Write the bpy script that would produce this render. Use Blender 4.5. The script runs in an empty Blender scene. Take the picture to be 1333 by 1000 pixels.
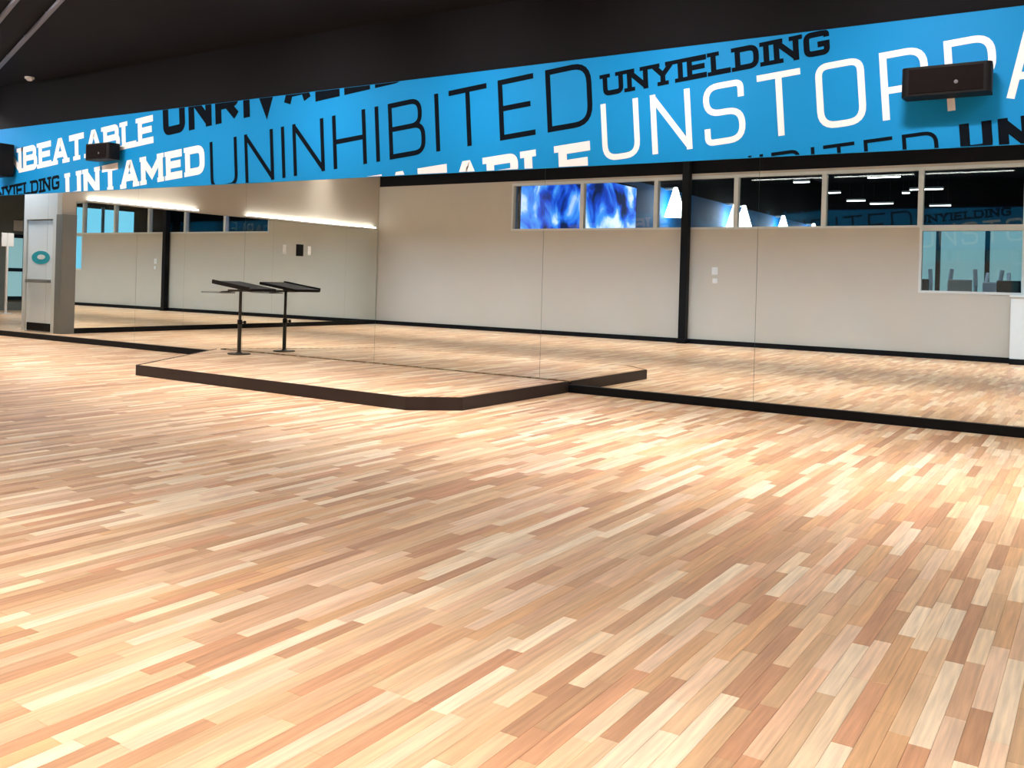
import bpy, bmesh, math, random
from mathutils import Vector, Matrix
random.seed(7)
sc = bpy.context.scene
C = sc.collection

# ------------------------------------------------------------------ camera
F, YAW, ROLL, YP, CH = 1204.86, .571, .0285, 368.77, 1.17
r_ = Vector((math.cos(YAW), math.sin(YAW), 0)); fw_ = Vector((-math.sin(YAW), math.cos(YAW), 0)); up_ = Vector((0, 0, 1))
xr = r_ * math.cos(ROLL) + up_ * math.sin(ROLL)
yu = -r_ * math.sin(ROLL) + up_ * math.cos(ROLL)
cam = bpy.data.cameras.new('camera'); co = bpy.data.objects.new('camera', cam); C.objects.link(co)
m = Matrix((xr, yu, -fw_)).transposed().to_4x4(); m.translation = (0, 0, CH)
co.matrix_world = m
cam.sensor_width = 36; cam.lens = F / 1333 * 36; cam.shift_y = -(500 - YP) / 1333
cam.clip_start = .05; cam.clip_end = 200
sc.camera = co

# ------------------------------------------------------------------ world + exposure
w = bpy.data.worlds.new('world'); sc.world = w; w.use_nodes = True
w.node_tree.nodes['Background'].inputs[0].default_value = (.6, .75, .85, 1)
w.node_tree.nodes['Background'].inputs[1].default_value = .15
sc.view_settings.view_transform = 'Standard'; sc.view_settings.look = 'None'
sc.view_settings.gamma = 1; sc.view_settings.use_curve_mapping = False
sc.view_settings.exposure = 0.0
P_DOWN, P_MURAL_FILL, P_BACK_FILL = 49, 13.5, 16        # watts of the ceiling rows and the added fill lamps

# ------------------------------------------------------------------ room measures (metres)
D = 8.855          # mirror wall plane
BW = -.892         # back wall plane
XL, XR = -16.15, 6.0
ZM, ZB, ZC = 2.456, 3.627, 4.4   # mirror top, mural top, ceiling
VX = -26.0         # end of the lobby beyond the left wall
LE = 7.88          # the left wall ends here, leaving a passage along the mirror wall

# ------------------------------------------------------------------ helpers
def s2l(*c):
    return tuple(((v/255)/12.92 if v/255 <= .04045 else ((v/255+.055)/1.055)**2.4) for v in c) + (1,)
def mat(name, col, rough=.5, metal=0, spec=.5, noise=0, nscale=8, emis=None, estr=0, bump=0):
    M = bpy.data.materials.new(name); M.use_nodes = True
    nt = M.node_tree; b = nt.nodes['Principled BSDF']
    b.inputs['Base Color'].default_value = col; b.inputs['Roughness'].default_value = rough
    b.inputs['Metallic'].default_value = metal; b.inputs['Specular IOR Level'].default_value = spec
    if noise or bump:
        tc = nt.nodes.new('ShaderNodeTexCoord'); n = nt.nodes.new('ShaderNodeTexNoise')
        n.inputs['Scale'].default_value = nscale; n.inputs['Detail'].default_value = 4
        nt.links.new(tc.outputs['Object'], n.inputs['Vector'])
        if noise:
            mx = nt.nodes.new('ShaderNodeMix'); mx.data_type = 'RGBA'
            mx.inputs[6].default_value = tuple(c*(1-noise) for c in col[:3]) + (1,)
            mx.inputs[7].default_value = tuple(min(1, c*(1+noise)) for c in col[:3]) + (1,)
            nt.links.new(n.outputs['Fac'], mx.inputs[0]); nt.links.new(mx.outputs[2], b.inputs['Base Color'])
        if bump:
            bp = nt.nodes.new('ShaderNodeBump'); bp.inputs['Strength'].default_value = bump; bp.inputs['Distance'].default_value = .002
            nt.links.new(n.outputs['Fac'], bp.inputs['Height']); nt.links.new(bp.outputs[0], b.inputs['Normal'])
    if emis:
        b.inputs['Emission Color'].default_value = emis; b.inputs['Emission Strength'].default_value = estr
    return M

def wood(name, source):
    """strip wood: tone from the strip's own colour (object colour or a colour attribute) times fine grain"""
    M = bpy.data.materials.new(name); M.use_nodes = True
    nt = M.node_tree; b = nt.nodes['Principled BSDF']; L = nt.links.new
    if source == 'object':
        oi = nt.nodes.new('ShaderNodeObjectInfo'); colr = oi.outputs['Color']
    else:
        at = nt.nodes.new('ShaderNodeVertexColor'); at.layer_name = 'tone'; colr = at.outputs['Color']
    g = nt.nodes.new('ShaderNodeNewGeometry'); mp = nt.nodes.new('ShaderNodeMapping')
    mp.inputs['Scale'].default_value = (70, 3.5, 10); L(g.outputs['Position'], mp.inputs['Vector'])
    n = nt.nodes.new('ShaderNodeTexNoise'); n.inputs['Scale'].default_value = 1; n.inputs['Detail'].default_value = 5
    L(mp.outputs[0], n.inputs['Vector'])
    mr = nt.nodes.new('ShaderNodeMapRange'); mr.inputs[1].default_value = .3; mr.inputs[2].default_value = .7
    mr.inputs[3].default_value = .78; mr.inputs[4].default_value = 1.14; L(n.outputs['Fac'], mr.inputs[0])
    mx = nt.nodes.new('ShaderNodeVectorMath'); mx.operation = 'SCALE'
    L(colr, mx.inputs[0]); L(mr.outputs[0], mx.inputs['Scale']); L(mx.outputs[0], b.inputs['Base Color'])
    b.inputs['Roughness'].default_value = .33; b.inputs['Specular IOR Level'].default_value = .5
    return M

def glass(name, tint=(.92, .97, .98, 1), refl=.07):
    M = bpy.data.materials.new(name); M.use_nodes = True; nt = M.node_tree
    nt.nodes.remove(nt.nodes['Principled BSDF']); out = nt.nodes['Material Output']
    t = nt.nodes.new('ShaderNodeBsdfTransparent'); t.inputs[0].default_value = tint
    g = nt.nodes.new('ShaderNodeBsdfGlossy'); g.inputs['Roughness'].default_value = .02
    mx = nt.nodes.new('ShaderNodeMixShader'); mx.inputs[0].default_value = refl
    nt.links.new(t.outputs[0], mx.inputs[1]); nt.links.new(g.outputs[0], mx.inputs[2]); nt.links.new(mx.outputs[0], out.inputs[0])
    return M

M = dict(
    paint=mat('beige_paint', s2l(190, 180, 166), .75, noise=.03, nscale=2, bump=.1),
    paintw=mat('white_paint', s2l(214, 216, 214), .6, noise=.02),
    black=mat('black_paint', (.008, .0075, .0095, 1), .85, spec=.15, noise=.2, nscale=1.5),
    trim=mat('black_trim', (.005, .005, .006, 1), .5, spec=.15, noise=.1),
    blue=mat('mural_blue', s2l(8, 140, 206), .6, spec=.2, noise=.04, nscale=.8),
    ink=mat('mural_black', (.004, .007, .012, 1), .7, spec=.04, noise=.1),
    chalk=mat('mural_white', s2l(246, 246, 246), .55, noise=.02),
    mirror=mat('mirror_silver', (.83, .86, .83, 1), 0.0, metal=1),
    medge=mat('mirror_edge', (.10, .16, .13, 1), .2, noise=.1),
    alu=mat('window_frame_paint', s2l(205, 208, 205), .45, noise=.03),
    glass=glass('window_glass'),
    fascia=mat('fascia_laminate', s2l(52, 43, 41), .55, spec=.25, noise=.18, nscale=6),
    steel=mat('dark_steel', s2l(58, 56, 52), .4, metal=.6, noise=.1),
    blackp=mat('black_plastic', (.007, .006, .006, 1), .5, spec=.15, noise=.1),
    grille=mat('speaker_grille', (.009, .006, .006, 1), .8, spec=.08, noise=.5, nscale=160),
    whitep=mat('white_plastic', s2l(228, 228, 226), .4, noise=.02),
    greyp=mat('grey_paint', s2l(120, 120, 116), .55, noise=.06),
    rail=mat('grey_rail', s2l(96, 96, 104), .5, noise=.05),
    doorw=mat('door_white', s2l(226, 232, 236), .5, noise=.02),
    teal=mat('teal_print', s2l(40, 160, 175), .5, noise=.05),
    sub=mat('subfloor', s2l(70, 50, 36), .8, noise=.1),
    lamp=mat('lamp_lens', (1, 1, 1, 1), .4, noise=.01, emis=(1, .96, .9, 1), estr=12),
    strip=mat('led_strip', (1, 1, 1, 1), .4, noise=.01, emis=(1, .98, .94, 1), estr=10),
    gymfloor=mat('gym_floor', s2l(88, 88, 88), .5, noise=.1),
    gymblue=mat('gym_blue_wall', s2l(20, 120, 200), .6, noise=.1, nscale=.6),
    gymwall=mat('gym_grey_wall', s2l(120, 130, 128), .7, noise=.05),
    day=mat('daylight_glazing', (.2, .35, .38, 1), .3, noise=.05, emis=s2l(130, 172, 180), estr=1.0),
    day2=mat('blue_daylight_glazing', (.3, .5, .6, 1), .3, noise=.05, emis=s2l(120, 205, 240), estr=1.6),
    machine=mat('machine_dark', s2l(20, 36, 50), .5, spec=.2, noise=.1),
    machinew=mat('machine_light', s2l(200, 210, 214), .5, noise=.05),
)
WOBJ, WATT = wood('strip_wood', 'object'), wood('strip_wood_field', 'attribute')

def tag(o, label=None, cat=None, group=None, kind=None):
    if label: o['label'] = label
    if cat: o['category'] = cat
    if group: o['group'] = group
    if kind: o['kind'] = kind
    return o
def link(name, me, material, parent=None):
    o = bpy.data.objects.new(name, me); C.objects.link(o)
    if material is not None:
        me.materials.clear(); me.materials.append(material)
    if parent: o.parent = parent
    return o
def empty(name, loc=(0, 0, 0), rz=0):
    o = bpy.data.objects.new(name, None); C.objects.link(o); o.location = loc; o.rotation_euler.z = rz
    o.empty_display_size = .1
    return o
class MB:
    def __init__(s): s.bm = bmesh.new()
    def box(s, x0, x1, y0, y1, z0, z1, bev=0, mtx=None):
        r = bmesh.ops.create_cube(s.bm, size=1); vs = r['verts']
        for v in vs:
            v.co = Vector((x0 + (v.co.x+.5)*(x1-x0), y0 + (v.co.y+.5)*(y1-y0), z0 + (v.co.z+.5)*(z1-z0)))
        if bev:
            es = list({e for v in vs for e in v.link_edges})
            q = bmesh.ops.bevel(s.bm, geom=es, offset=bev, segments=2, affect='EDGES', profile=.6)
            vs = list({v for f in q['faces'] for v in f.verts} | {v for v in vs if v.is_valid})
        if mtx is not None:
            for v in vs: v.co = mtx @ v.co
        return s
    def cyl(s, p0, p1, r0, r1=None, n=20, cap=True):
        p0, p1 = Vector(p0), Vector(p1); d = p1 - p0
        r1 = r0 if r1 is None else r1
        mt = Matrix.Translation((p0+p1)/2) @ d.to_track_quat('Z', 'Y').to_matrix().to_4x4()
        bmesh.ops.create_cone(s.bm, segments=n, radius1=r0, radius2=r1, depth=d.length, cap_ends=cap, matrix=mt)
        return s
    def ball(s, c, r, sc=(1, 1, 1)):
        mt = Matrix.Translation(c) @ Matrix.Diagonal((*sc, 1))
        bmesh.ops.create_uvsphere(s.bm, u_segments=16, v_segments=10, radius=r, matrix=mt); return s
    def prism(s, pts, z0, z1):
        a = [s.bm.verts.new((x, y, z0)) for x, y in pts]; b = [s.bm.verts.new((x, y, z1)) for x, y in pts]
        n = len(pts); s.bm.faces.new(a[::-1]); s.bm.faces.new(b)
        for i in range(n): s.bm.faces.new((a[i], a[(i+1) % n], b[(i+1) % n], b[i]))
        return s
    def build(s, name, material, parent=None, smooth=False):
        me = bpy.data.meshes.new(name); bmesh.ops.recalc_face_normals(s.bm, faces=s.bm.faces)
        s.bm.to_mesh(me); s.bm.free()
        if smooth:
            for p in me.polygons: p.use_smooth = True
            me.set_sharp_from_angle(angle=math.radians(40))
        return link(name, me, material, parent)
def struct(name, mb, material, label, cat, parent=None):
    return tag(mb.build(name, material, parent), label, cat, kind='structure')
def pix(px, py):
    a, b = px-667, py-YP
    X = a*math.cos(ROLL) + b*math.sin(ROLL); Y = -a*math.sin(ROLL) + b*math.cos(ROLL)
    return fw_*F + r_*X - up_*Y
def project(p):
    v = Vector(p) - Vector((0, 0, CH)); z = v.dot(fw_)
    if z < .1: return None
    X = F*v.dot(r_)/z; Y = -F*v.z/z
    return 667 + X*math.cos(ROLL) - Y*math.sin(ROLL), YP + X*math.sin(ROLL) + Y*math.cos(ROLL), z

# ------------------------------------------------------------------ floor with wood strips
fl = struct('floor', MB().box(VX, XR, BW-.15, D+.05, -.15, -.012), M['sub'], 'pale wood strip floor of the fitness studio', 'floor')
PAL = [s2l(*c) for c in ((228,192,152), (216,176,134), (240,212,176), (204,160,120), (192,146,110), (226,186,150), (212,170,134), (244,220,188), (218,172,126), (234,200,168), (208,156,118), (222,186,146))]
PW = .056
LENS = (.36, .46, .56, .66)
def tone():
    c = random.choice(PAL); k = random.uniform(.9, 1.08)
    return (c[0]*k, c[1]*k, c[2]*k, 1)
def strip_verts(x0, x1, y0, y1, z0, z1, b):
    v = [(x0,y0,z0), (x1,y0,z0), (x1,y1,z0), (x0,y1,z0), (x0,y0,z1-b), (x1,y0,z1-b), (x1,y1,z1-b), (x0,y1,z1-b),
         (x0+b,y0+b,z1), (x1-b,y0+b,z1), (x1-b,y1-b,z1), (x0+b,y1-b,z1)]
    f = [(8,9,10,11)] + [(i, (i+1)%4, 4+(i+1)%4, 4+i) for i in range(4)] + [(4+i, 4+(i+1)%4, 8+(i+1)%4, 8+i) for i in range(4)]
    return v, f
def field(name, strips, z0, z1, parent):
    V, Fc, cols = [], [], []
    for x0, x1, y0, y1, c in strips:
        v, f = strip_verts(x0+.0003, x1-.0003, y0+.0003, y1-.0003, z0, z1, .0008); k = len(V); V += v
        Fc += [tuple(k+i for i in q) for q in f]; cols += [c]*12
    me = bpy.data.meshes.new(name); me.from_pydata(V, [], Fc); me.update()
    at = me.color_attributes.new('tone', 'FLOAT_COLOR', 'POINT')
    at.data.foreach_set('color', [q for c in cols for q in c])
    o = link(name, me, WATT, parent); o['kind'] = 'stuff'; return o
allst = []
x = VX
while x < XR - .001:
    y = BW - random.uniform(0, .5)
    while y < D:
        ln = random.choice(LENS); y0, y1 = max(y, BW-.02), min(y+ln, D+.01)
        if y1 - y0 > .02: allst.append((x, min(x+PW, XR), y0, y1, tone(), abs((y1-y0)-ln) < 1e-6, ln))
        y += ln
    x += PW
def area(s):
    if not s[5]: return 0
    p = project(((s[0]+s[1])/2, (s[2]+s[3])/2, 0))
    if not p or not (0 < p[0] < 1333 and 0 < p[1] < 1000): return 0
    return s[6] / p[2]**3
allst.sort(key=area, reverse=True)
lib = {}
for ln in LENS:
    v, f = strip_verts(-PW/2+.0003, PW/2-.0003, .0003, ln-.0003, -.012, 0, .0008)
    me = bpy.data.meshes.new('floor_strip'); me.from_pydata(v, [], f); me.materials.append(WOBJ); lib[ln] = me
for s in allst[:300]:
    o = bpy.data.objects.new('floor_strip', lib[s[6]]); C.objects.link(o); o.parent = fl
    o.location = ((s[0]+s[1])/2, s[2], 0); o.color = s[4]
field('floor_strips', [s[:5] for s in allst[300:]], -.012, 0, fl)

# ------------------------------------------------------------------ shell: mirror wall, ceiling, walls
struct('wall_front', MB().box(VX, XR+.15, D, D+.15, -.15, ZC), M['black'], 'black painted wall carrying the mirrors and the blue mural', 'wall')
struct('baseboard_front', MB().box(VX, XR, D-.045, D, 0, .085), M['trim'], 'black base channel running under the long mirror wall', 'baseboard')
struct('ceiling', MB().box(VX-.15, XR+.15, BW-.15, D+.15, ZC, ZC+.12), M['black'], 'black painted studio ceiling', 'ceiling')
struct('wall_right', MB().box(XR, XR+.15, BW-.15, D, -.15, ZC), M['paint'], 'plain beige wall at the end of the studio', 'wall')
b = MB().box(XL-.15, XL, BW, LE, 0, ZC)
struct('wall_left', b, M['paint'], 'beige side wall with a passage beside the mirror wall', 'wall')
struct('baseboard_left', MB().box(XL, XL+.03, BW, LE-.02, 0, .1), M['trim'], 'black baseboard under the mirrored side wall', 'baseboard')
struct('trim_1', MB().box(XL-.16, XL+.05, LE-.27, LE+.01, 0, 2.2, .006), M['greyp'], 'grey casing round the passage beside the mirror wall', 'trim')

# mirror panels of the long wall (frameless, 2.42 m wide)
def mirror(name, verts_box, normal_axis, sign, label, group):
    x0, x1, y0, y1, z0, z1 = verts_box
    me = MB().box(*verts_box).build(name, M['medge'])
    me.data.materials.append(M['mirror'])
    for p in me.data.polygons:
        if p.normal[normal_axis]*sign > .9: p.material_index = 1
    return tag(me, label, 'mirror', group)
SE = -2.86
MLAB = {-1: 'tall frameless mirror panel below the bar loudspeaker that covers the white P letters',
        0: 'tall frameless mirror panel just past the straight end of the platform',
        1: 'tall frameless mirror panel behind the cut corner end of the platform',
        2: 'tall frameless mirror panel right behind the metal stand on the platform',
        3: 'tall frameless mirror panel between the platform and the panel under the bold white word',
        4: 'tall frameless mirror panel under the loudspeaker between two white words',
        5: 'tall frameless mirror panel at the mouth of the passage, showing the white door'}
for k in range(-3, 8):
    a, bq = SE - 2.4215*(k+1), SE - 2.4215*k
    a, bq = max(a, VX+.01), min(bq, XR-.02)
    if bq - a < .3: continue
    mirror('mirror_panel', (a+.0015, bq-.0015, D-.012, D-.0005, .085, ZM), 1, -1,
           MLAB.get(k, 'tall frameless mirror panel of the long wall inside the lobby' if k > 5 else 'tall frameless mirror panel near the plain beige end wall'), 'mirrors of the mural wall')
yy = LE - .28
while yy > BW + .3:
    y0 = max(yy-2.42, BW+.02)
    mirror('mirror_panel', (XL+.0005, XL+.012, y0+.0015, yy-.0015, .1, ZM), 0, 1,
           'tall frameless mirror panel on the side wall under the light strips', 'mirrors of the side wall')
    yy = y0

# ------------------------------------------------------------------ back wall with clerestory windows
WX = [-12.0, -10.1, -8.28, -6.49, -4.71, -2.95, -1.22, .52, 2.26, 4.0]
ZW0, ZW1 = 2.42, 3.55
bm = MB()
bm.box(XL-.15, WX[0], BW-.15, BW, -.15, 3.6)
bm.box(WX[0], -2.95, BW-.15, BW, -.15, ZW0).box(-2.95, .52, BW-.15, BW, -.15, 1.21).box(.52, XR, BW-.15, BW, -.15, ZW0)
bm.box(WX[-1], XR, BW-.15, BW, ZW0, 3.6).box(WX[0], WX[-1], BW-.15, BW, ZW1, 3.6)
wb = struct('wall_back', bm, M['paint'], 'beige wall with a row of high windows facing the mirrors', 'wall')
struct('wall_back_upper', MB().box(XL-.15, XR, BW-.15, BW, 3.6, ZC), M['black'], 'black band of wall above the high windows', 'wall')
struct('baseboard_back', MB().box(XL, XR, BW, BW+.025, 0, .1), M['trim'], 'black baseboard under the beige wall with windows', 'baseboard')
def window(n, x0, x1, z0, z1):
    e = empty('window_%d' % n, ((x0+x1)/2, BW-.07, z0)); f = .045
    f_ = MB()
    f_.box(x0, x0+f, BW-.11, BW+.012, z0, z1).box(x1-f, x1, BW-.11, BW+.012, z0, z1)
    f_.box(x0+f, x1-f, BW-.11, BW+.012, z0, z0+f).box(x0+f, x1-f, BW-.11, BW+.012, z1-.06, z1)
    o1 = f_.build('window_frame', M['alu'], e); o2 = MB().box(x0+f, x1-f, BW-.075, BW-.067, z0+f, z1-.06).build('pane', M['glass'], e)
    for o in (o1, o2): o.matrix_parent_inverse = Matrix.Translation(e.location).inverted()
    return tag(e, 'high window with pale frame, number %s along the beige wall from the side mirrors' % ('one two three four five six seven eight nine ten eleven twelve'.split()[n-1]), 'window', kind='structure')
n = 0
for a, bq in zip(WX[:-1], WX[1:]):
    n += 1; window(n, a, bq, ZW0, ZW1)
for a, bq in ((-2.95, -1.22), (-1.22, .52)):
    n += 1; o = window(n, a, bq, 1.21, ZW0)
    o['label'] = 'lower window beneath a high one, looking onto the gym machines' + (' beside the solid wall' if a < -2 else ' above the white half wall')

# ------------------------------------------------------------------ mural with tilted words
DI = dict
GL = {
 'U': ([[(0,1),(0,0,1),(1,0,1),(1,1)]], [(0,1),(1,1)]),
 'N': ([[(0,0),(0,1)],[(0,1),(1,0)],[(1,0),(1,1)]], [(0,0),(0,1),(1,1)]),
 'I': ([[(0,0),(0,1)]], [(0,0),(0,1)]),
 'H': ([[(0,0),(0,1)],[(1,0),(1,1)],[(0,.5),(1,.5)]], [(0,0),(0,1),(1,0),(1,1)]),
 'B': ([[(0,0),(0,1)],[(0,1),(.92,1,1),(.92,.53,1),(0,.53)],[(0,.53),(1,.53,1),(1,0,1),(0,0)]], [(0,0),(0,1)]),
 'T': ([[(0,1),(1,1)],[(.5,0),(.5,1)]], [(.5,0)]),
 'E': ([[(1,1),(0,1),(0,0),(1,0)],[(0,.52),(.88,.52)]], [(0,0),(0,1)]),
 'D': ([[(0,.5),(0,1),(1,1,1.4),(1,0,1.4),(0,0),(0,.5)]], [(0,0),(0,1)]),
 'S': ([[(1,.8),(1,1,1),(0,1,1),(0,.52,1),(1,.52,1),(1,0,1),(0,0,1),(0,.2)]], []),
 'O': ([[(.5,1),(1,1,1),(1,0,1),(0,0,1),(0,1,1),(.5,1)]], []),
 'P': ([[(0,0),(0,1)],[(0,1),(1,1,1),(1,.42,1),(0,.42)]], [(0,0),(0,1)]),
 'R': ([[(0,0),(0,1)],[(0,1),(1,1,1),(1,.45,1),(0,.45)],[(.5,.45),(1,0)]], [(0,0),(0,1),(1,0)]),
 'A': ([[(0,0),(.44,1),(.56,1),(1,0)],[(.16,.32),(.84,.32)]], [(0,0),(1,0)]),
 'L': ([[(0,1),(0,0),(1,0)]], [(0,0),(0,1)]),
 'Y': ([[(0,1),(.5,.45),(1,1)],[(.5,.5),(.5,0)]], [(0,1),(1,1),(.5,0)]),
 'G': ([[(1,.78),(1,1,1),(0,1,1),(0,0,1),(1,0,1),(1,.45),(.55,.45)]], []),
 'M': ([[(0,0),(0,1)],[(0,1),(.5,.25),(1,1)],[(1,1),(1,0)]], [(0,0),(0,1),(1,0),(1,1)]),
 'V': ([[(0,1),(.5,0),(1,1)]], [(0,1),(1,1)]),
}
WID = {'I': 0, 'M': 1.3, 'E': .82, 'L': .8, 'S': .95, 'T': .95, 'P': .9}
def smoothed(pts, rad):
    out = []
    for i, p in enumerate(pts):
        if len(p) < 3 or i in (0, len(pts)-1): out.append(Vector(p[:2])); continue
        a, c, bq = Vector(pts[i-1][:2]), Vector(p[:2]), Vector(pts[i+1][:2])
        r = min(rad*p[2], (a-c).length*.499, (bq-c).length*.499)
        q0 = c + (a-c).normalized()*r; q1 = c + (bq-c).normalized()*r
        for k in range(7):
            t = k/6; out.append(q0*(1-t)**2 + c*2*t*(1-t) + q1*t*t)
    res = [out[0]]
    for p in out[1:]:
        if (p-res[-1]).length > 1e-5: res.append(p)
    return res
def ribbon(bm, pts, t, tr):
    n = len(pts); closed = (pts[0]-pts[-1]).length < 1e-5; L, R = [], []
    for i in range(n):
        d0 = (pts[i]-pts[i-1]) if i else ((pts[0]-pts[-2]) if closed else pts[1]-pts[0])
        d1 = (pts[i+1]-pts[i]) if i < n-1 else ((pts[1]-pts[0]) if closed else pts[-1]-pts[-2])
        d0.normalize(); d1.normalize()
        nn = Vector((-d0.y-d1.y, d0.x+d1.x))
        if nn.length < 1e-4: nn = Vector((-d0.y, d0.x))
        nn.normalize(); k = max(.35, nn.dot(Vector((-d0.y, d0.x))))
        L.append(bm.verts.new(tr(pts[i]+nn*(t/2/k)))); R.append(bm.verts.new(tr(pts[i]-nn*(t/2/k))))
    for i in range(n-1): bm.faces.new((L[i], L[i+1], R[i+1], R[i]))
TILT = math.atan(.0845)
YF = D - .0225
def word(text, x0, z0, x1, cap, t, gap, rad, serif, material, parent, label=None):
    """lettering along the tilted baseline that starts at (x0, z0) and ends at x = x1; every letter is a part"""
    nat = sum(WID.get(c, 1) for c in text); L = (x1-x0)/math.cos(TILT)
    lw = (L - len(text)*t - (len(text)-1)*gap) / nat     # skeleton width of a full letter
    u = 0; ca, sa = math.cos(TILT), math.sin(TILT)
    for i, ch in enumerate(text):
        if text[i-1:i+1] == 'PA': u -= gap*.6      # kern
        bm = bmesh.new(); lay = [0]
        strokes, ser = GL[ch]; wd = WID.get(ch, 1)*lw; hh = cap - t
        def tr(p, u=u, wd=wd):
            a, bq = u + t/2 + p[0], t/2 + p[1]
            return (x0 + a*ca - bq*sa, YF - lay[0]*.0006, z0 + a*sa + bq*ca)
        for st in strokes:
            q = smoothed([(p[0]*wd, p[1]*hh) + tuple(p[2:]) for p in st], rad)
            for e, f_ in ((0, 1), (-1, -2)):   # square off free ends on the cap or base line
                if len(st) > 1 and (q[0]-q[-1]).length > 1e-4 and (abs(q[e].y) < 1e-4 or abs(q[e].y-hh) < 1e-4 or ch in 'TELS'):
                    d = (q[e]-q[f_]).normalized()
                    if abs(d.x) < .1 or ch in 'TEL' or (ch in 'BPR' and abs(d.y) < .1): q[e] = q[e] + d*t/2
            ribbon(bm, q, t, tr); lay[0] += 1
        if serif:
            sw, sh = serif
            for p in ser:
                zc = p[1]*hh + (-t/2+sh/2 if p[1] < .5 else t/2-sh/2)
                ribbon(bm, [Vector((p[0]*wd-sw/2, zc)), Vector((p[0]*wd+sw/2, zc))], sh, tr)
            lay[0] += 1
        for z, nz in ((2.464, -1), (ZB-.004, 1)):
            g = bm.verts[:] + bm.edges[:] + bm.faces[:]
            bmesh.ops.bisect_plane(bm, geom=g, plane_co=(0, 0, z), plane_no=(0, 0, nz), clear_outer=True)
        u += wd + t + gap
        if not bm.faces: bm.free(); continue
        me = bpy.data.meshes.new('letter'); bm.to_mesh(me); bm.free()
        for p in me.polygons:
            if p.normal.y > 0: p.flip()
        link('letter', me, material, parent)
mural = MB().box(-18.5, XR-.01, D-.02, D-.0005, ZM+.002, ZB).build('wall_mural', M['blue'])
tag(mural, 'long bright blue mural band of tilted black and white words above the mirrors', 'mural')
def base(xa, za, x): return za + .0845*(x-xa)
word('UNINHIBITED', -10.86, base(-5.25, 2.853, -10.86), -4.69, .70, .062, .155, .14, None, M['ink'], mural, 'large thin black word')
word('UNSTOPPABLE', -4.56, base(-1.19, 2.775, -4.5), 1.34, .62, .062, .135, .14, None, M['chalk'], mural, 'large thin white word')
word('UNYIELDING', -4.58, base(-2.22, 3.395, -4.58), -2.22, .235, .055, .045, .05, (.125, .042), M['ink'], mural, 'small black slab word')
word('UNBEATABLE', -16.68, base(-12.18, 3.144, -16.68), -12.2, .43, .10, .045, .07, (.2, .07), M['chalk'], mural, 'white slab word')
word('UNTAMED', -14.45, base(-11.0, 2.63, -14.45), -11.0, .43, .11, .07, .08, (.16, .07), M['chalk'], mural, 'bold white word')
word('UNYIELDING', -19.0+2.2, base(-14.65, 2.52, -16.8), -14.64, .235, .05, .04, .05, (.12, .042), M['ink'], mural, 'small black slab word')
word('UNRIVALED', -11.97, base(-11.73, 3.244, -11.97), -7.3, .56, .13, .08, .09, None, M['ink'], mural, 'bold black word cut by the upper edge')
word('UNBEATABLE', -9.55, base(-4.69, 2.734, -9.55)-.46, -4.69, .46, .105, .055, .07, (.21, .075), M['chalk'], mural, 'white slab word cut by the lower edge')
word('UNINHIBITED', -4.44, base(-1.29, 2.62, -4.44)-.38, -1.25, .38, .034, .08, .07, None, M['ink'], mural, 'small thin black word cut by the lower edge')
word('UNTAMED', -1.09, base(-1.08, 2.66, -1.09)-.27, .95, .27, .078, .045, .05, None, M['ink'], mural, 'small bold black word cut by the lower edge')

# ------------------------------------------------------------------ platform
PZ = .12
poly = [(-9.265, 6.56), (-5.28, 6.50), (-4.89, 6.84), (-4.89, D-.05), (-10.62, D-.05)]
pf = empty('instructor_platform', (-7.3, 7.7, 0)); pinv = Matrix.Translation(pf.location).inverted()
def inset(pts, dd):
    out = []
    for i in range(len(pts)):
        a, bq, c = Vector(pts[i-1]), Vector(pts[i]), Vector(pts[(i+1) % len(pts)])
        n0 = Vector((-(bq-a).y, (bq-a).x)).normalized(); n1 = Vector((-(c-bq).y, (c-bq).x)).normalized()
        k = (n0+n1).normalized(); out.append(tuple(bq + k*(dd/k.dot(n0))))
    return out
inn = inset(poly, .022)
o = MB().prism(inn, .001, PZ-.014).build('core', M['sub'], pf); o.matrix_parent_inverse = pinv
for i in (0, 1, 2, 4):
    j = (i+1) % 5
    o = MB().prism([poly[i], poly[j], inn[j], inn[i]], .001, PZ).build('fascia_board', M['fascia'], pf); o.matrix_parent_inverse = pinv
    if i == 1: o['label'] = 'short fascia board across the cut corner'
st = []
def clip_y(x0, x1):
    lo, hi = -1e9, 1e9
    for xx in (x0, x1):
        ys = []
        for i in range(5):
            (ax, ay), (bx_, by_) = inn[i], inn[(i+1) % 5]
            if (ax-xx)*(bx_-xx) <= 0 and abs(ax-bx_) > 1e-6: ys.append(ay + (by_-ay)*(xx-ax)/(bx_-ax))
        if len(ys) < 2: return None
        lo, hi = max(lo, min(ys)), min(hi, max(ys))
    return (lo, hi) if hi - lo > .03 else None
xs = inn[4][0] + .001
while xs + PW < inn[2][0] + .03:
    x1 = min(xs+PW, inn[2][0]-.001); r = clip_y(xs, x1)
    if r:
        y = r[0]; first = True
        while y < r[1] - .001:
            ln = random.choice(LENS) * (random.random() if first else 1) + .02; first = False
            st.append((xs, x1, y, min(y+ln, r[1]), tone())); y += ln
    xs += PW
o = field('deck_strips', st, PZ-.014, PZ, pf); o.matrix_parent_inverse = pinv
tag(pf, 'low wood-topped platform with dark brown fascia standing against the mirrors', 'platform')

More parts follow.
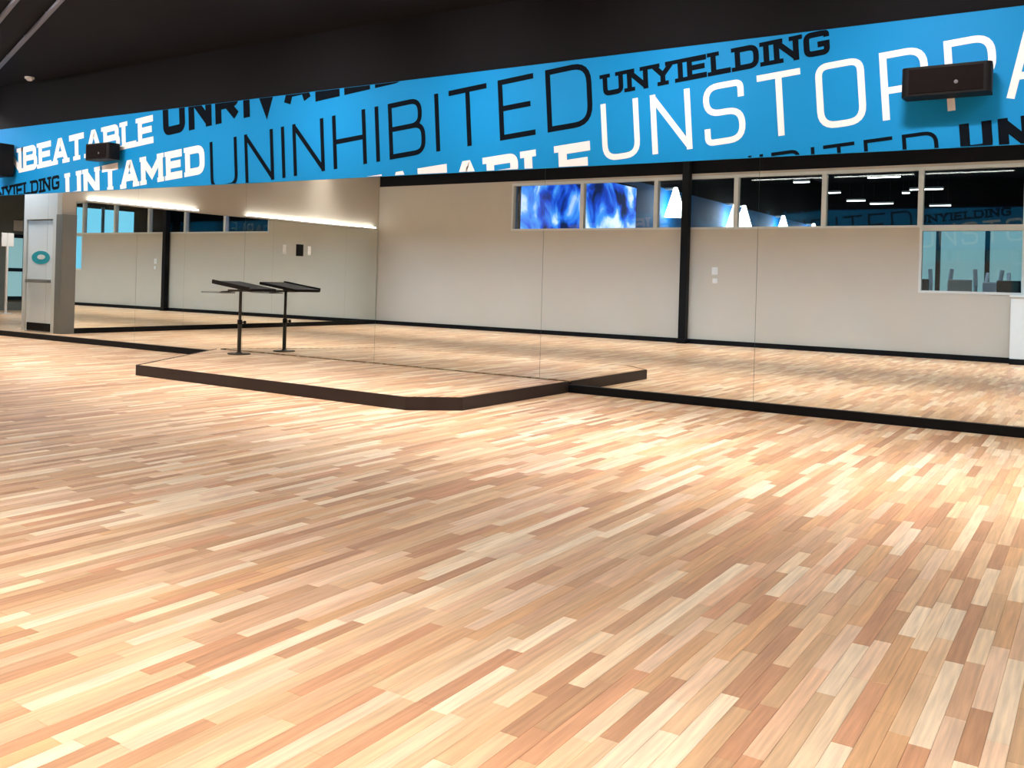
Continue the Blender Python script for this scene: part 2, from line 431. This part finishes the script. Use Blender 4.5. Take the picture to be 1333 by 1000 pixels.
# ------------------------------------------------------------------ stand on the platform
sd = empty('equipment_stand', (-9.72, 8.44, PZ))
MB().cyl((0, 0, 0), (0, 0, .012), .15, n=32).cyl((0, 0, .012), (0, 0, .03), .05, .03).build('base_plate', M['steel'], sd, True)
MB().cyl((0, 0, .01), (0, 0, .46), .026).build('lower_pole', M['steel'], sd, True)
MB().cyl((0, 0, .44), (0, 0, .86), .02).build('upper_pole', M['steel'], sd, True)
cl = MB().cyl((0, 0, .40), (0, 0, .46), .033).build('clamp', M['blackp'], sd, True)
MB().cyl((.03, 0, .43), (.085, 0, .43), .008).ball((.095, 0, .43), .022).build('knob', M['blackp'], cl, True)
MB().box(-.14, .10, -.10, .10, .835, .86, .004).build('mounting_plate', M['steel'], sd)
tl = Matrix.Translation((.07, 0, .905)) @ Matrix.Rotation(math.radians(7), 4, 'Y')
tr_ = MB().box(-.36, .36, -.23, .23, -.018, .022, .008, tl).build('tray', M['blackp'], sd)
MB().box(-.36, .36, -.245, -.225, -.014, .04, .004, tl).build('lip', M['blackp'], tr_)
MB().box(-.06, .06, -.06, .06, -.055, -.012, 0, tl).build('tilt_bracket', M['steel'], sd)
MB().cyl((-.10, 0, .842), (-.36, -.02, .82), .011).build('side_arm', M['steel'], sd, True)
sh = MB().box(-.60, -.22, -.16, .10, .805, .822, .004).build('side_shelf', M['greyp'], sd)
tag(sd, 'dark metal stand with tilted black tray and small side shelf on platform', 'stand')

# ------------------------------------------------------------------ wall loudspeakers
def speaker(x, z, wd, h, dp, label):
    e = empty('wall_speaker', (x, D-.02, z))
    b = MB(); n = 8; pts = []
    rr = .05
    for cx, cy, a0 in ((wd/2-rr, -dp+rr, -90), (wd/2-.01, -.08, 0), (-wd/2+.01, -.08, 180), (-wd/2+rr, -dp+rr, 180)):
        if cy < -.1:
            for k in range(7):
                a = math.radians(a0 + 15*k); pts.append((cx + rr*math.cos(a), cy + rr*math.sin(a)))
        else: pts.append((cx, cy))
    b.prism(pts, -h/2, h/2).build('cabinet', M['blackp'], e)
    MB().box(-wd/2+.06, wd/2-.06, -dp-.006, -dp+.02, -h/2+.02, h/2-.02, .005).build('grille', M['grille'], e)
    MB().box(-.06, .06, -.09, 0, -.05, .05).build('bracket', M['steel'], e)
    MB().cyl((wd*.12, -dp-.012, -h*.12), (wd*.12, -dp-.004, -h*.12), .016).build('badge', M['rail'], e)
    tag(e, label, 'speaker')
speaker(-1.19, 3.0, .70, .25, .3, 'black bar loudspeaker over the white P letters of the mural')
speaker(-13.22, 3.03, .62, .25, .28, 'black bar loudspeaker between two white words of the mural')
e = empty('wall_speaker', (-16.22, D-.02, 3.05))
MB().box(-.28, .28, -.36, -.05, -.29, .27, .02).build('cabinet', M['blackp'], e)
MB().box(-.24, .24, -.372, -.35, -.26, .24, .006).build('grille', M['grille'], e)
MB().box(-.06, .06, -.06, 0, -.05, .05).build('bracket', M['steel'], e)
tag(e, 'upright black loudspeaker on the mural above the passage', 'speaker')

# ------------------------------------------------------------------ pillar, half wall, switches on the back wall
pe = empty('pillar', (-7.53, BW+.11, 0))
MB().box(-.08, .08, -.08, .08, 0, ZC, .01).build('shaft', M['trim'], pe)
MB().box(-.1, .1, -.1, .1, 0, .1, .008).build('base_shoe', M['trim'], pe)
tag(pe, 'square black steel pillar before the beige wall', 'pillar')
he = empty('half_wall', (-.4, BW+.14, 0))
MB().box(-1.0, 1.0, -.14, .14, .1, 1.17).build('body', M['paintw'], he)
MB().box(-1.02, 1.02, -.14, .16, 1.17, 1.21, .006).build('cap', M['paintw'], he)
MB().box(-1.0, 1.0, -.14, .15, 0, .1).build('plinth', M['trim'], he)
tag(he, 'low white half wall under the lower window', 'half wall')
def plate(x, z, wd, h, mt, name, label, cat, onleft=None):
    e = empty(name, (x, BW, z) if onleft is None else (XL+.012, onleft, z), 0 if onleft is None else -math.pi/2)
    MB().box(-wd/2, wd/2, 0, .012, -h/2, h/2, .004).build('faceplate', mt, e)
    MB().box(-wd*.18, wd*.18, .012, .02, -h*.2, h*.2, .002).build('rocker', mt, e)
    tag(e, label, cat)
plate(-6.90, 1.545, .13, .16, M['whitep'], 'light_switch', 'larger white switch plate on the beige wall beside the pillar', 'switch')
plate(-6.89, 1.34, .11, .10, M['whitep'], 'light_switch', 'small white switch plate below another on the beige wall', 'switch')
plate(0, 1.81, .22, .28, M['blackp'], 'control_panel', 'black control panel on the side mirror', 'control panel', 1.93)
plate(0, 1.81, .10, .22, M['whitep'], 'light_switch', 'white switch plate on the side mirror, toward the passage from the black panel', 'switch', 2.42)
plate(0, 1.81, .10, .22, M['whitep'], 'light_switch', 'white switch plate on the side mirror, toward the beige wall from the black panel', 'switch', 1.62)

# ------------------------------------------------------------------ light strips over the side mirrors
def light_strip(y0, y1, z, label):
    e = empty('light_strip', (XL, (y0+y1)/2, z)); L = abs(y1-y0)/2
    MB().box(0, .10, -L, L, 0, .03).build('housing', M['whitep'], e)
    MB().box(.012, .09, -L+.02, L-.02, .03, .06, .008).build('diffuser', M['strip'], e)
    tag(e, label, 'lamp')
light_strip(7.4, 4.9, 2.47, 'glowing white light strip over the side mirrors beside the passage')
light_strip(3.6, -.7, 2.47, 'long glowing white light strip over the side mirrors by the beige wall')

# ------------------------------------------------------------------ lobby beyond the passage: white door and gym corner
DY = D - .99
struct('wall_lobby', MB().box(-17.42, XL-.15, DY-.12, DY, 2.12, ZC).box(-17.42, -17.32, DY-.12, DY, 0, 2.12).box(-16.26-.19, XL-.15, DY-.12, DY, 0, 2.12), M['paintw'], 'white lobby wall round the white door', 'wall')
de = empty('door_1', (-16.87, DY-.06, 0)); tag(de, 'white lobby door with a teal oval emblem and dark kick plate', 'door', kind='structure')
dl = MB().box(-.45, .42, -.03, .03, .012, 2.1, .004).build('door_leaf', M['doorw'], de)
MB().box(-.40, .37, .03, .042, .02, .17).build('kick_plate', M['trim'], de)
MB().box(-.40, .37, .045, .10, .93, .99, .01).box(-.38, -.33, .03, .05, .93, .99).box(.30, .35, .03, .05, .93, .99).build('push_bar', M['greyp'], de)
em = MB().cyl((.0, .031, 1.40), (.0, .036, 1.40), .30, n=40).build('emblem', M['teal'], de)
for v in em.data.vertices: v.co.z = 1.40 + (v.co.z-1.40)*.42
e2 = MB().cyl((.02, .036, 1.41), (.02, .039, 1.41), .13, n=30).build('emblem_center', M['whitep'], em)
for v in e2.data.vertices: v.co.z = 1.41 + (v.co.z-1.41)*.35
struct('wall_lobby_far', MB().box(VX-.15, VX, BW-.15, D, 0, ZC), M['gymwall'], 'grey wall closing the lobby', 'wall')
struct('wall_lobby_end', MB().box(VX, XL-.15, 1.4, 1.55, 0, ZC), M['gymwall'], 'grey wall at the end of the lobby', 'wall')

we = empty('window_22', (VX, 3.1, .3)); wi = Matrix.Translation(we.location).inverted()
for y0 in (2.0, 2.5, 3.0):
    o = MB().box(VX+.005, VX+.015, y0+.05, y0+.45, .4, 2.05).build('pane', M['day'], we); o.matrix_parent_inverse = wi
    o = MB().box(VX+.001, VX+.06, y0-.05, y0+.05, .3, 2.15).build('mullion', M['machine'], we); o.matrix_parent_inverse = wi
for z in (.3, 1.1, 2.05):
    o = MB().box(VX+.001, VX+.05, 2.05, 3.45, z, z+.1).build('rail', M['machine'], we); o.matrix_parent_inverse = wi
tag(we, 'teal glazed window with dark frame in the lobby wall', 'window', kind='structure')
se = empty('sign_stand', (-24.0, 4.58, 0))
MB().cyl((0, 0, 0), (0, 0, .02), .18).build('foot', M['whitep'], se, True); MB().cyl((0, 0, .02), (0, 0, 2.1), .035).build('post', M['whitep'], se, True)
MB().box(-.02, .02, -.16, .16, 1.75, 2.1, .01).build('panel', M['whitep'], se)
tag(se, 'slim white sign stand in the lobby before the teal window', 'sign')
ne = empty('notice_board', (VX, 3.2, 2.25)); MB().box(0, .02, -.13, .13, 0, .3).build('sheet', M['whitep'], ne); MB().box(0, .025, -.15, .15, -.02, 0).build('ledge', M['greyp'], ne)
tag(ne, 'small white notice above the teal lobby window', 'notice')

# ------------------------------------------------------------------ gym seen through the windows
GY = -30
struct('floor_gym', MB().box(-13, 9, GY-.2, BW-.15, -.15, -.01), M['gymfloor'], 'grey rubber floor of the gym beyond the windows', 'floor')
struct('ceiling_gym', MB().box(-13, 9, GY-.2, BW-.16, 6.6, 6.8), M['black'], 'black ceiling of the gym beyond the windows', 'ceiling')
struct('wall_gym_blue', MB().box(-12.3, -12.1, GY, BW-.16, 0, 4.38), M['gymblue'], 'blue wall running away along the gym beyond the windows', 'wall')
struct('wall_gym_side', MB().box(-12.3, -12.1, GY, BW-.16, 4.38, 6.6), M['black'], 'black upper wall above the blue gym wall', 'wall')
struct('wall_gym_right', MB().box(9, 9.2, GY, BW-.16, 0, 6.6), M['black'], 'dark wall on the far side of the gym', 'wall')
struct('wall_gym_end', MB().box(-13, 9.2, GY-.2, GY, 4.3, 6.6).box(-13, 9.2, GY-.2, GY, 0, .5), M['black'], 'dark wall above the gym glazing', 'wall')
struct('wall_gym_front', MB().box(-13, 9.2, BW-.16, BW-.151, ZC, 6.6), M['black'], 'dark wall over the studio seen from the gym', 'wall')
ge = empty('window_20', (-2, GY-.1, .5)); gi = Matrix.Translation(ge.location).inverted()
px_ = [-13 + 2.08*k + .02 for k in range(11)]
for a, bq in zip(px_[:-1], px_[1:]):
    o = MB().box(a+.1, bq-.1, GY-.12, GY-.10, .55, 4.2).build('pane', M['day'], ge); o.matrix_parent_inverse = gi
for a in px_:
    o = MB().box(a-.1, a+.1, GY-.16, GY+.06, .5, 4.3).build('mullion', M['machine'], ge); o.matrix_parent_inverse = gi
tag(ge, 'tall daylight glazing with dark posts at the end of the gym', 'window', kind='structure')
ge = empty('window_21', (9, -8, .9)); gi = Matrix.Translation(ge.location).inverted()
for k in range(4):
    y0 = -4.2 - 1.75*k
    o = MB().box(8.97, 8.985, y0-1.72, y0-.08, 1.0, 4.2).build('pane', M['day2'], ge); o.matrix_parent_inverse = gi
    o = MB().box(8.93, 8.999, y0-.08, y0+.08, .9, 4.3).build('mullion', M['alu'], ge); o.matrix_parent_inverse = gi
tag(ge, 'bright pale blue glazing along the side of the gym', 'window', kind='structure')

# graphic on the near end of the blue gym wall, its lighting put in as glow
def graphic():
    Mt = bpy.data.materials.new('gym_graphic'); Mt.use_nodes = True; nt = Mt.node_tree; L = nt.links.new; b = nt.nodes['Principled BSDF']
    g = nt.nodes.new('ShaderNodeNewGeometry'); n = nt.nodes.new('ShaderNodeTexNoise'); n.inputs['Scale'].default_value = .9; n.inputs['Detail'].default_value = 5
    n.inputs['Distortion'].default_value = .6
    L(g.outputs['Position'], n.inputs['Vector']); cr = nt.nodes.new('ShaderNodeValToRGB'); L(n.outputs['Fac'], cr.inputs[0])
    el = cr.color_ramp.elements; el[0].position = .38; el[0].color = s2l(6, 24, 70); el[1].position = .62; el[1].color = s2l(235, 240, 255)
    a = el.new(.45); a.color = s2l(20, 70, 200); a = el.new(.53); a.color = s2l(70, 150, 245)
    L(cr.outputs[0], b.inputs['Base Color']); L(cr.outputs[0], b.inputs['Emission Color']); b.inputs['Emission Strength'].default_value = 1.5  # emission stands in for the strong light on this stretch of wall
    return Mt
gb = empty('glowing_graphic', (-12.095, -4.6, 2.2))
MB().box(0, .06, -3.3, 3.3, 0, 2.0).build('graphic_backing', M['machine'], gb)
MB().box(.06, .07, -3.25, 3.25, .05, 1.95).build('graphic_face', graphic(), gb)
tag(gb, 'blue and white abstract graphic on the gym wall, bright light put in as glow', 'sign')

def cone_lamp(y, s, k):
    e = empty('wall_lamp', (-12.1, y, 3.45))
    MB().cyl((.35, 0, 0), (.35, 0, .95), .34, .06, n=24).build('shade', M['strip'], e, True)
    MB().box(0, .36, -.03, .03, .88, .95).build('arm', M['alu'], e)
    tag(e, 'white cone shaped lamp on the blue gym wall', 'lamp', 'cone lamps along the blue gym wall')
for k, y in enumerate((-10.2, -15.9, -16.9, -22.0, -26.9)): cone_lamp(y, 1, k)
for k, (x, y, L) in enumerate(((-9.6, -16.9, .6), (-6.6, -16.27, 1.1), (-6.83, -21.84, .3), (-5.9, -20.67, 1.2), (-9.34, -24.59, .8), (-8.6, -26.25, 1.0), (-6.4, -27.8, .9), (-4.0, -12, 1.2), (-9.4, -21.0, .5))):
    e = empty('gym_pendant', (x, y, 5.2))
    MB().box(-L/2, L/2, -.06, .06, .03, .1).build('housing', M['alu'], e)
    MB().box(-L/2+.02, L/2-.02, -.05, .05, 0, .03).build('diffuser', M['strip'], e)
    for s in (-1, 1): MB().cyl((s*L*.35, 0, .1), (s*L*.35, 0, 1.4), .006, n=6).build('cable', M['steel'], e)
    tag(e, 'slim glowing pendant lamp under the black gym ceiling', 'lamp', 'pendant lamps in the gym')

def trainer(x, y, rz, k):
    e = empty('cross_trainer', (x, y, -.01), rz)
    MB().box(-.3, .3, -.9, .9, 0, .12, .02).build('base', M['machine'], e)
    MB().cyl((0, .6, .1), (0, .45, 1.35), .06).build('mast', M['machinew'], e, True)
    MB().box(-.24, .24, .38, .46, 1.25, 1.62, .02, Matrix.Rotation(math.radians(-8), 4, 'X')).build('console', M['machinew' if k % 2 else 'machine'], e)
    for s in (-1, 1):
        MB().cyl((s*.3, .55, .4), (s*.27, .25, 1.4), .035).cyl((s*.27, .25, 1.4), (s*.24, .12, 1.78), .045).build('handle_arm', M['machinew'], e, True)
        MB().box(s*.17-.08, s*.17+.08, -.45, .05, .25+.05*s, .3+.05*s, .01).build('pedal', M['machine'], e)
    MB().cyl((-.08, .62, .42), (.08, .62, .42), .32, n=28).build('flywheel_cover', M['machine'], e, True)
    tag(e, 'light and dark cross trainer standing in the gym behind the lower window', 'exercise machine', 'cross trainers behind the lower window')
for k, (x, y) in enumerate(((-3.75, -6.0), (-2.75, -5.7), (-1.75, -6.1), (-.75, -5.7), (-4.4, -8.6), (-2.3, -8.8))): trainer(x, y, .12*(k % 3 - 1), k)

# ------------------------------------------------------------------ ceiling fittings
def rail(p, q, label, ext0, ext1):
    p, q = Vector((*p, ZC-.06)), Vector((*q, ZC-.06)); d = (q-p).normalized(); a, bq = p - d*ext0, q + d*ext1
    e = empty('ceiling_rail', a); L = (bq-a).length; rz = math.atan2(d.y, d.x); e.rotation_euler.z = rz
    MB().box(0, L, -.025, .025, -.02, .02, .004).build('rail_profile', M['rail'], e)
    for k in range(int(L/1.5)+1): MB().cyl((k*1.5+.1, 0, .02), (k*1.5+.1, 0, .062), .01, n=8).build('hanger', M['rail'], e)
    tag(e, label, 'rail')
rail((-14.71, 7.83), (-10.64, 6.315), 'grey rail running diagonally under the black ceiling from the corner', .9, 3)
rail((-11.96, 6.35), (-11.14, 6.056), 'shorter grey rail parallel to the corner rail under the black ceiling', .6, 4)
e = empty('smoke_detector', (-15.3, 8.65, ZC))
MB().cyl((0, 0, -.03), (0, 0, 0), .075).build('base', M['whitep'], e, True); MB().ball((0, 0, -.035), .055, (1, 1, .6)).build('dome', M['whitep'], e, True)
tag(e, 'small round white detector under the black ceiling near the mural', 'detector')

LN = [0]
def lamp(loc, aim, size, watts, col, spread, label, group):
    LN[0] += 1
    e = empty('ceiling_lamp', loc); d = (Vector(aim)-Vector(loc)).normalized()
    q = d.to_track_quat('-Z', 'Y')
    e.rotation_mode = 'QUATERNION'; e.rotation_quaternion = q
    h = size/2
    MB().box(-h-.02, h+.02, -.08, .08, .012, .075, .01).build('housing', M['blackp'], e)
    MB().box(-h, h, -.06, .06, .004, .014).build('lens', M['lamp'], e)
    MB().cyl((0, 0, .07), (0, 0, .1), .02).build('stem', M['blackp'], e)
    l = bpy.data.lights.new('lamp_light', 'AREA'); l.shape = 'RECTANGLE'; l.size = size; l.size_y = .12; l.energy = watts; l.color = col; l.spread = spread
    lo = bpy.data.objects.new('lamp_light', l); C.objects.link(lo); lo.parent = e; lo.location = (0, 0, 0)
    tag(e, label, 'lamp', group)
WARM, NEU, COOL = (1, .91, .84), (1, .94, .92), (.46, .70, 1)
for k in range(7):     # row near the mirrors
    x = -7.6 + 2.3*k
    lamp((x, 6.3, 4.3), (x, 6.3, 0), 2.0, P_DOWN, NEU, 1.4, 'black ceiling lamp in the row near the mirrors', 'lamps near the mirrors')
for k in range(3):
    x = -10.4 - 2.2*k
    lamp((x, 5.6, 4.3), (x, 6.4, 0), 2.0, P_DOWN, NEU, 1.4, 'black ceiling lamp in the row near the mirrors', 'lamps near the mirrors')
for k in range(10):    # row near the windows
    x = -15.2 + 2.2*k
    lamp((x, 1.25, 4.3), (x, 1.25, 0), 2.0, P_DOWN*.68, WARM, 1.35, 'black ceiling lamp in the row near the windows', 'lamps near the windows')
for k in range(9):     # unseen fill lamps added to brighten the mural
    x = -15.4 + 2.35*k
    y = 5.3 if x < -8.6 else 6.7
    lamp((x, y, 4.28), (x-.2, D, 2.9), .6, P_MURAL_FILL * (1.5 if x < -8.6 else 1), NEU, 1.5, 'added unseen fill lamp aimed at the blue mural', 'added fill lamps for the mural')
for k in range(8):     # unseen lamps added to cool the lower beige wall
    x = -14.6 + 2.6*k
    lamp((x, 2.6, 4.28), (x, BW, .2), 2.4, P_BACK_FILL, COOL, .75, 'added unseen cool fill lamp aimed at the beige wall', 'added fill lamps for the beige wall')
for k in range(3):  # fill lamps added so the gym machines get light
    lamp((-1.5-3.2*k, -6.5, 6.4), (-1.5-3.2*k, -6.5, 0), .8, 60, COOL, 2.2, 'added fill lamp under the gym ceiling above the machines', 'added gym fill lamps')
lamp((-17.6, 8.3, 4.28), (-17.0, 7.9, 1), .8, 80, NEU, 2.2, 'added unseen fill lamp in the lobby beyond the passage', 'added lobby fill lamps')  # unseen lamps added to brighten the lobby and its door
lamp((-22.5, 4.5, 4.28), (-22.5, 4.5, 0), .8, 110, NEU, 2.2, 'added unseen fill lamp in the lobby beyond the passage', 'added lobby fill lamps')
